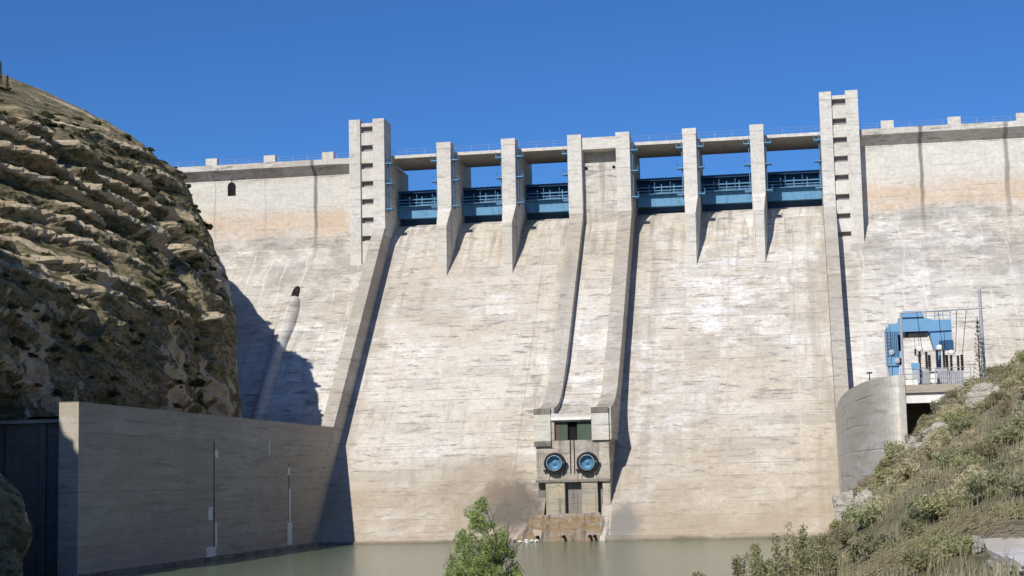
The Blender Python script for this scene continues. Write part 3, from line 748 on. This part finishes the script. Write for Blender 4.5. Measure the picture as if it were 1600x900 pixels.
for i, (x, lab) in enumerate(((10.55, 'small blue topped pump cabinet under the crane portal'), (12.15, 'white metal switch cabinet between two transformers'))):
    t = thing('switch_cabinet', lab, 'cabinet', (x, 162.4, 16.75))
    b = BM(); box(b, x - .3, x + .3, 162.1, 162.7, 16.95, 18.3 if i == 0 else 17.9); link_mesh('case', b, 'galv' if i == 0 else 'white', t)
    b = BM(); box(b, x - .36, x + .36, 162.04, 162.76, 18.3 if i == 0 else 17.9, 18.9 if i == 0 else 18.05); link_mesh('hood', b, 'crane' if i == 0 else 'black', t)
    b = BM()
    for sx in (-.22, .22): box(b, x + sx - .06, x + sx + .06, 162.2, 162.6, 16.76, 16.95)
    link_mesh('foot', b, 'black', t)
for i, x in enumerate((9.05, 9.75, 10.35)):
    b = BM(); box(b, x - (.22, .35, .2)[i], x + (.22, .35, .2)[i], 160.6, 161.2, 16.76, 17.08); box(b, x - (.2, .33, .18)[i], x + (.2, .33, .18)[i], 160.7, 161.1, 17.08, 17.24)
    tag(link_mesh('kerb_block', b, 'white'), ('small white block at the foot of the crane leg', 'widest white block on the platform edge', 'white block beside the pump cabinet')[i], 'block')
for i, (x, z) in enumerate(((10.9, 19.9),)):
    t = thing('strain_insulator', 'dark insulator pair hanging inside the crane portal', 'insulator', (x, 164.2, z))
    b = BM(); disc_stack(b, x - .2, 164.2, z - .1, z + .5, .13); disc_stack(b, x + .2, 164.2, z - .1, z + .5, .13); link_mesh('disc_string', b, 'porc', t)
    b = BM(); box(b, x - .35, x + .35, 164.15, 164.25, z - .25, z - .1); link_mesh('yoke', b, 'galv', t)
    b = BM(); tube(b, [(x - .2, 164.2, z + .5), (x - .2, 164.8, 22.0)], .02, 4); tube(b, [(x + .2, 164.2, z + .5), (x + .2, 164.8, 22.0)], .02, 4); link_mesh('cable', b, 'black', t)
for i, x in enumerate((11.9, 13.55, 15.0)):
    t = thing('post_insulator', ('brown post insulator between the first two transformers', 'brown post insulator left of the last transformer', 'brown post insulator at the right edge of the yard')[i], 'insulator', (x, 163.2 + i * .4, 16.75))
    b = BM(); tube(b, [(x, 163.2 + i * .4, 16.76), (x, 163.2 + i * .4, 18.2)], .07, 6); link_mesh('post', b, 'galv', t)
    b = BM(); disc_stack(b, x, 163.2 + i * .4, 18.2, 19.7, .2); link_mesh('disc_stack', b, 'porc', t)
pt = thing('line_portal', 'thin grey steel portal spanning the power yard', 'portal frame', (13, 162.5, 16.75))
b = BM(); tube(b, [(9.38, 162.5, 16.76), (9.4, 162.5, 23.8)], .14, 6); link_mesh('post', b, 'galv', pt)
b = BM(); tube(b, [(16.8, 162.5, 12.5), (16.8, 162.5, 25.7)], [.28, .13], 8); link_mesh('post', b, 'galv', pt)
b = BM(); tube(b, [(9.3, 162.5, 23.75), (17.2, 162.5, 23.95)], .075, 5)
for x in (11.5, 14, 15.5): box(b, x - .1, x + .1, 162.4, 162.6, 23.6, 23.8)
link_mesh('cross_beam', b, 'galv', pt)
for i, (x, x2, z2) in enumerate(((10.9, 11.3, 20.3), (12.9, 13.2, 20.2), (14.6, 14.4, 19.9), (15.5, 15.0, 19.6))):
    b = BM(); tube(b, [(x, 162.5, 23.8), (x * .6 + x2 * .4, 162.8, 22.2), (x2, 163.6, z2)], .028, 4)
    tag(link_mesh('overhead_cable', b, 'black'), ('black cable dropping from the portal beam to the transformer nearest the crane', 'black cable dropping from the portal beam to the middle transformer', 'black cable dropping from the portal beam to the right transformer', 'black cable dropping from the portal beam to the right edge post')[i], 'cable')
fe = thing('yard_fence', 'light steel mesh fence along the platform front edge', 'fence', (12, 160.4, 16.75))
b = BM()
for x in (9.0, 10.6, 12.2, 13.8, 15.4): tube(b, [(x, 160.4, 16.75), (x, 160.4, 18.3)], .045, 5)
for z in (17.3, 17.8, 18.28): tube(b, [(9.0, 160.4, z), (15.4, 160.4, z)], .03, 4)
link_mesh('rail_frame', b, 'galv', fe)
# slim pole at the right edge of the near slope
sp = thing('marker_pole', 'pale blue grey marker pole at the right edge of the slope', 'pole', (9.25, 71, 10.2))
b = BM(); tube(b, [(9.25, 71, 9.2), (9.25, 71, 12.25)], .16, 8); link_mesh('shaft', b, 'galv', sp)
b = BM(); lathe(b, [(.2, 0), (.2, .1), (.02, .2)], (9.25, 71, 12.2), 'z', 10); link_mesh('cap', b, 'galv', sp)

# ------------------------------------------------------------------ plants
def leaf_mesh(name, centers, nper, spread, size, flat=.4, elong=1.8, seed=1, parts=None):
    """clumps of small leaf quads around given centres (list of (x,y,z,r))"""
    g = np.random.default_rng(seed); V = []; Fc = []
    for (cx, cy, cz, r) in centers:
        n = nper
        d = g.normal(size=(n, 3)); d /= np.linalg.norm(d, axis=1)[:, None]
        p = d * (r * g.uniform(.25, 1, n) ** .6)[:, None]
        p[:, 2] *= spread
        p += (cx, cy, cz)
        a = g.normal(size=(n, 3)); a[:, 2] *= flat + .6; a /= np.linalg.norm(a, axis=1)[:, None]
        c = np.cross(a, g.normal(size=(n, 3))); c /= np.linalg.norm(c, axis=1)[:, None]
        s = size * g.uniform(.6, 1.4, n)[:, None]
        q = np.stack([p - a * s * elong * .5, p + c * s * .35, p + a * s * elong * .5, p - c * s * .35], 1).reshape(-1, 3)
        k = len(V); V.extend(q.tolist()); Fc.extend([[k + 4 * i, k + 4 * i + 1, k + 4 * i + 2, k + 4 * i + 3] for i in range(n)])
    me = bpy.data.meshes.new(name); me.from_pydata(V, [], Fc); me.update(); return me
def obj_from(name, me, mat, parent=None):
    if not me.materials: me.materials.append(MAT[mat])
    o = bpy.data.objects.new(name, me); COL.objects.link(o)
    if parent: o.parent = parent
    return o
def bush_proto(kind, mat, rad, hgt, clumps, nper, size, seed, up_=.8, elong=1.8):
    g = np.random.default_rng(seed); cs = []
    for k in range(clumps):
        a = g.uniform(0, 2 * math.pi); r = rad * math.sqrt(g.uniform(0, 1)) * .8; h = hgt * g.uniform(.2, 1) * (1 - .45 * (r / rad) ** 2)
        cs.append((r * math.cos(a), r * math.sin(a), h * .85, rad * g.uniform(.22, .42)))
    fol = leaf_mesh('foliage', cs, nper, up_, size, seed=seed, elong=elong); fol.materials.append(MAT[mat])
    b = BM()
    for c in cs[::2]:
        tube(b, [(c[0] * .1, c[1] * .1, -.15), (c[0] * .55, c[1] * .55, c[2] * .55), (c[0], c[1], c[2])], [.035, .022, .01], 4, False)
    st = bpy.data.meshes.new('stems'); b.to_mesh(st); b.free(); st.materials.append(MAT['twig'])
    return fol, st
def place_bush(proto, name, label, cat, group, loc, sc, rot, squash=1.):
    o = bpy.data.objects.new(name, None); COL.objects.link(o); o.empty_display_size = .3
    o.location = loc; o.scale = (sc, sc, sc * squash); o.rotation_euler = (0, 0, rot); tag(o, label, cat, group)
    for nm, me in zip(('foliage', 'stems'), proto):
        c = bpy.data.objects.new(nm, me); COL.objects.link(c); c.parent = o
    return o
P = {'olive': [bush_proto('scrub', 'leaf_olive', .95, 1.0, 20, 95, .075, 20 + k) for k in range(3)],
     'sage': [bush_proto('scrub', 'leaf_sage', 1.0, .9, 20, 95, .075, 30 + k, elong=2.6) for k in range(3)],
     'green': [bush_proto('scrub', 'leaf_green', .8, .9, 12, 70, .13, 40 + k) for k in range(1)],
     'dry': [bush_proto('scrub', 'leaf_dry', .8, 1.0, 13, 55, .07, 45 + k, 1.1, 4.5) for k in range(2)],
     'cliff': [bush_proto('scrub', 'leaf_dark', 1.0, .85, 13, 60, .17, 50 + k) for k in range(3)]}
def visible(x, y, z):
    d = Vector((x, y, z)) - Vector((0, 0, 8.6)); dz = d.dot(fw)
    if dz < 5: return None
    return 800 + 2600 * d.dot(r2) / dz, 450 - 2600 * d.dot(u2) / dz
LAB = {'olive': 'olive green scrub bush on the right bank slope', 'sage': 'grey green feathery scrub bush on the right bank slope', 'dry': 'straw coloured dry bush on the right bank slope'}
cnt = 0; tries = 0; spots = []
while cnt < 290 and tries < 9000:
    tries += 1
    y = 34 + 90 * random.random() ** .9; x = random.uniform(-9, 17)
    z = bank_z(x, y); v = visible(x, y, z + .4)
    if not v or not (-20 < v[0] < 1660 and v[1] < 960): continue
    if on_path(x, y) > 0 or z < 1.2: continue
    if v[0] < 1040: continue
    # keep the outlook over the yard and the pale wall open
    if v[0] < 1300 and (v[1] < 836 or random.random() < .35): continue
    if 1300 < v[0] < 1400 and v[1] < 640 + (1400 - v[0]) * 1.5: continue
    if any((x - a) ** 2 + (y - c) ** 2 < (.5 if y < 60 else .72) ** 2 for a, c in spots): continue
    spots.append((x, y))
    u = fbm(x * .12, y * .1, 4, 3) + random.uniform(-.35, .35)
    kind = 'olive' if u > .0 else ('sage' if u > -.22 else 'dry')
    s = random.uniform(.55, 1.15) * (.62 if y < 55 else 1.) * (1.0 if v[0] > 1330 else .75)
    place_bush(random.choice(P[kind]), 'scrub_bush', LAB[kind], 'bush', 'scrub bushes on the right bank slope', (x, y, z - .08), s, random.uniform(0, 6.28), random.uniform(.7, 1.1))
    cnt += 1
for (x, y, s, lab) in ((4.1, 62, .95, 'fresh bright green leafy bush in the middle of the scrubby slope'),):
    place_bush(P['green'][0], 'leafy_bush', lab, 'bush', None, (x, y, bank_z(x, y) - .05), s, 1.0)
pr = bush_proto('scrub', 'yellow', .6, .6, 9, 50, .09, 71)
place_bush(pr, 'broom_bush', 'yellow flowering broom bush beside the marker pole', 'bush', None, (8.6, 70.3, bank_z(8.6, 70.3)), .9, .3)
# slender bushes standing along the water's edge
for i, (px, y, h) in enumerate(((1150, 66, 1.9), (1172, 68, 2.2), (1212, 63, 2.6), (1238, 66, 1.9), (1188, 58, 1.5), (1000, 60, 1.1), (1262, 60, 1.9)) + tuple((990 + 13.5 * k + random.uniform(-8, 8), random.uniform(48, 62), random.uniform(.9, 1.7) * (.75 + .35 * k / 22)) for k in range(23))):
    x = (px - 1256) / 2600 * y
    z = bank_z(x, y); t = thing('slender_shrub', 'thin leafy shrub with bare stems at the water edge', 'shrub', (x, y, z), 'slender shrubs along the water edge')
    g = np.random.default_rng(90 + i); b = BM(); cs = []
    for k in range(7):
        a = g.uniform(0, 6.28); l = h * g.uniform(.65, 1.05); dx, dy = .3 * math.cos(a) * h * .4, .3 * math.sin(a) * h * .4
        tube(b, [(x, y, z - .2), (x + dx * .5, y + dy * .5, z + l * .55), (x + dx, y + dy, z + l)], [.025, .018, .008], 4, False)
        for q in (.45, .65, .8, .95): cs.append((dx * q, dy * q, l * q, .17))
    link_mesh('stems', b, 'twig', t)
    me = leaf_mesh('foliage', cs, 26, 1.2, .075, seed=i); me.materials.append(MAT['leaf_wisp'])
    obj_from('foliage', me, 'leaf_wisp', t)

# the green tree in front of the tail water
tx, ty = -9.2, 47.0; tz = bank_z(tx, ty)
tr = thing('willow_tree', 'bright green leafy young willow in front of the tail water', 'tree', (tx, ty, tz))
b = BM(); g = np.random.default_rng(3); tips = []
H = 8.05 - tz                      # height to the tip
def limb(p, d, l, r, dep):
    q = p + d * l; m = p + d * l * .5 + Vector(g.normal(size=3)) * l * .04
    tube(b, [p, m, q], [r, r * .8, r * .6], 5, False)
    if dep >= 2: tips.append(m)
    tips.append(q) if dep >= 1 else None
    if dep < 3:
        for k in range(3 if dep else 8):
            a = Vector((g.normal(), g.normal(), .55 + abs(g.normal()) * .5)).normalized()
            limb(p + d * l * g.uniform(.35, 1.0), (d * .55 + a * .75).normalized(), l * g.uniform(.42, .62), r * .5, dep + 1)
for (ox, oy, hh) in ((0, 0, .62), (-.3, .2, .5), (.4, -.1, .45), (.1, .3, .5)):
    limb(Vector((tx + ox, ty + oy, tz - .2)), Vector((ox * .25, oy * .25, 1)).normalized(), H * hh, .075, 0)
link_mesh('trunk', b, 'bark', tr)
cs = []
for t_ in tips:
    c = (t_.x - tx, t_.y - ty, t_.z - tz)
    if c[2] > H * .99 or math.hypot(c[0], c[1]) > 1.4: continue
    wmax = 1.38 - .95 * max(0, (c[2] - H * .45) / (H * .55))
    if math.hypot(c[0], c[1]) > wmax: continue
    cs.append((*c, g.uniform(.12, .24)))
k = 0
while k < 175:
    h = g.uniform(.25, 1.0) * H; rr_ = (1.36 - .98 * max(0, (h - H * .45) / (H * .55))) * math.sqrt(g.uniform(0.05, 1)); a = g.uniform(0, 6.28)
    if fbm(math.cos(a) * rr_ * 1.6, math.sin(a) * rr_ * 1.6, h * 1.3, 3) < -.12: continue
    cs.append((rr_ * math.cos(a), rr_ * math.sin(a), h, g.uniform(.1, .22))); k += 1
me = leaf_mesh('crown', cs, 66, 1.0, .036, seed=5, elong=3.4); obj_from('crown', me, 'leaf_tree', tr)

# shrubs on the cliff ledges
ks = list(HILL.keys()); n = 0; tries = 0
while n < 290 and tries < 30000:
    tries += 1
    i, j = random.choice(ks)
    if i + 1 >= len(hy) or j + 1 >= len(prof): continue
    p = HILL[(i, j)]; nv = (HILL[(i, j + 1)] - p).cross(HILL[(i + 1, j)] - p)
    if nv.length < 1e-6: continue
    nv.normalize(); nv = nv if nv.z > 0 else -nv
    if nv.z < .3 or not 17.5 < p.z < 64 or p.y < 138 or p.y > 215: continue
    v = visible(*p)
    if not v or not (-15 < v[0] < 330): continue
    if fbm(p.y * .12, p.z * .15, 2, 3) < -.15 and random.random() < .7: continue
    s = random.uniform(.4, 1.0)
    place_bush(random.choice(P['cliff']), 'ledge_shrub', 'dark olive shrub rooted on a rocky ledge of the left hill', 'shrub', 'shrubs on the left hill ledges', p - Vector((0, 0, .12)), s, random.uniform(0, 6.28), random.uniform(.6, .9)); n += 1
# skyline cypresses above the hill
for (px, y, h, lab) in ((4, 168, 3.2, 'taller dark cypress on the hill skyline at the left edge'), (15, 170, 1.9, 'shorter dark cypress on the hill skyline')):
    near = [(visible(*p) or (1e9, 1e9), p) for p in HILL.values() if p.z > 46 and 150 < p.y < 225]
    best = min((q for q in near if abs(q[0][0] - px) < 4), key=lambda q: q[0][1])[1]          # where that part of the ridge crests
    t = thing('cypress_tree', lab, 'tree', best)
    b = BM(); tube(b, [best - Vector((0, 0, .3)), best + Vector((0, 0, h * .8))], [.08, .02], 5); link_mesh('trunk', b, 'bark', t)
    cs = [(0, 0, h * q, .30 * (1.05 - q) + .06) for q in np.linspace(.12, .97, 9)]
    me = leaf_mesh('crown', cs, 60, 1.6, .09, seed=int(h * 10)); obj_from('crown', me, 'leaf_dark', t)
# thin dark pine by the tall pole of the yard
t = thing('sapling_pine', 'thin dark sapling with sparse whorls beside the tall yard pole', 'tree', (16.2, 160, 14.5))
b = BM(); tube(b, [(16.2, 160, 14.3), (16.2, 160, 22.9)], [.1, .02], 5)
cs = []
for k in range(16):
    z = 16.2 + k * .4; L = .7 * (1 - k / 17); a = k * 2.4
    for q in (0, 2.1, 4.2):
        e = (16.2 + L * math.cos(a + q), 160 + L * math.sin(a + q), z + .45 * L + .12); tube(b, [(16.2, 160, z), e], [.03, .012], 4, False)
        cs.append((e[0] - 16.2, e[1] - 160, e[2] - 14.5, .13))
link_mesh('trunk', b, 'bark', t)
cs += [(0, 0, h, .13) for h in np.linspace(2.5, 8.3, 14)]
me = leaf_mesh('crown', cs, 16, 1.5, .08, seed=12); obj_from('crown', me, 'leaf_dark', t)

# boulders on the bank
def boulder(x, y, sx, sy, sz, label, seed):
    b = BM(); bmesh.ops.create_icosphere(b, subdivisions=4, radius=1)
    z = bank_z(x, y)
    for v in b.verts:
        c = v.co.copy(); d = 1 + .42 * fbm(c.x * 1.1 + seed, c.y * 1.1, c.z * 1.1, 3) + .12 * fbm(c.x * 4 + seed, c.y * 4, c.z * 4, 3)
        c = Vector([math.copysign(abs(k) ** .75, k) for k in c]) * d
        v.co = Vector((x + c.x * sx, y + c.y * sy, z + sz * .25 + c.z * sz))
    tag(link_mesh('limestone_boulder', b, 'stone'), label, 'boulder')
boulder(6.7, 86, 1.0, .7, .6, 'broad white limestone outcrop halfway up the slope', 1)
boulder(9.0, 88, .8, .6, .75, 'blocky pale limestone outcrop high on the slope below the yard', 2)
boulder(1.75, 77, .6, .6, 1.1, 'grey white rock at the waterline end of the slope', 3)
boulder(2.45, 75, .4, .4, .6, 'smaller grey rock just right of the waterline rock', 4)
boulder(5.6, 88, .55, .5, .6, 'small pale stone left of the broad outcrop', 5)
for i, (x, y) in enumerate(((3.7, 27.5), (3.66, 32), (3.72, 36), (3.8, 40.5))):
    boulder(x, y, .13 + .03 * (i % 2), .8, .2, ('nearest rough white edging stone of the footpath', 'second rough edging stone along the footpath', 'third rough edging stone along the footpath', 'farthest rough edging stone of the footpath')[i], 20 + i)

# heap of cut branches
hx, hy_ = 3.0, 50.0
b = BM(); g = np.random.default_rng(17)
for k in range(260):
    x = hx + g.uniform(-1.6, 2.6); y = hy_ + g.uniform(-5, 6); z = bank_z(x, y) + abs(g.normal()) * .22 + .04
    a = g.normal(.45, .5); l = g.uniform(.3, 1.5)
    d = Vector((math.cos(a), math.sin(a) * .7, g.normal(.28, .22))).normalized()
    p = Vector((x, y, z)); m = p + Vector((0, 0, .08))
    tube(b, [p - d * l * .5, m, p + d * l * .5], [.014, .011, .005], 4, False)
tag(link_mesh('branch_heap', b, 'twig'), 'brown tangled heap of cut branches beside the footpath', 'branches')
# reeds and dry grass: uncountable
def blades(name, pts, hmin, hmax, wd, mat, label, lean=.35, seed=1):
    g = np.random.default_rng(seed); V = []; Fc = []
    for (x, y, z) in pts:
        h = g.uniform(hmin, hmax); a = g.uniform(0, 6.28); le = h * lean * g.uniform(.2, 1); an = g.uniform(0, 6.28)
        ex, ey = le * math.cos(an), le * math.sin(an); wx, wy = wd * math.cos(a), wd * math.sin(a); k = len(V)
        V += [(x - wx, y - wy, z - .05), (x + wx, y + wy, z - .05), (x + ex * .4 + wx * .8, y + ey * .4 + wy * .8, z + h * .6), (x + ex * .4 - wx * .8, y + ey * .4 - wy * .8, z + h * .6), (x + ex, y + ey, z + h)]
        Fc += [(k, k + 1, k + 2, k + 3), (k + 3, k + 2, k + 4)]
    me = bpy.data.meshes.new(name); me.from_pydata(V, [], Fc); me.update(); o = obj_from(name, me, mat)
    tag(o, label, 'grass', kind='stuff')
pts = []; t2 = 0
while len(pts) < 17000 and t2 < 200000:
    t2 += 1
    y = 24 + 100 * random.random() ** 1.1; x = random.uniform(-8, 18)
    if on_path(x, y) > .02: continue
    z0 = bank_base(x, y)
    if z0 < 1: continue
    v = visible(x, y, z0 + .3)
    if not v or not (1000 < v[0] < 1630 and v[1] < 940): continue
    if fbm(x * .35, y * .35, 6, 3) < -.22: continue
    pts.append((x, y, bank_z(x, y)))
h_ = len(pts) // 3
blades('dry_grass', pts[:h_], .25, .7, .012, 'leaf_dry', 'straw coloured dry grass covering the right bank', seed=1)
blades('green_grass', pts[h_:], .2, .5, .014, 'leaf_grass', 'low green grass and weeds covering the right bank', seed=2)
pts = []
while len(pts) < 2200:
    y = random.uniform(36, 62); px = random.gauss(1010, 55) if random.random() < .6 else random.uniform(930, 1290)
    x = (px - 1256) / 2600 * y; z = bank_z(x, y); pts.append((x, y, z))
blades('reeds', pts, .6, 1.5, .012, 'leaf_dry', 'pale dry reeds standing along the near water edge', .15, 3)
# the little splash where a drain meets the water
b = BM()
for k in range(26):
    c = Vector((-33.4 - abs(random.gauss(0, 1.1)), 206.6 - abs(random.gauss(0, .5)), 1.02 + abs(random.gauss(0, .12))))
    m_ = bmesh.ops.create_icosphere(b, subdivisions=1, radius=random.uniform(.08, .24), matrix=Matrix.Translation(c) @ Matrix.Diagonal((1.6, 1, .5, 1)))
tag(link_mesh('splash', b, 'white', smooth=True), 'small white splash of water at the foot of the outlet apron', 'splash', kind='stuff')
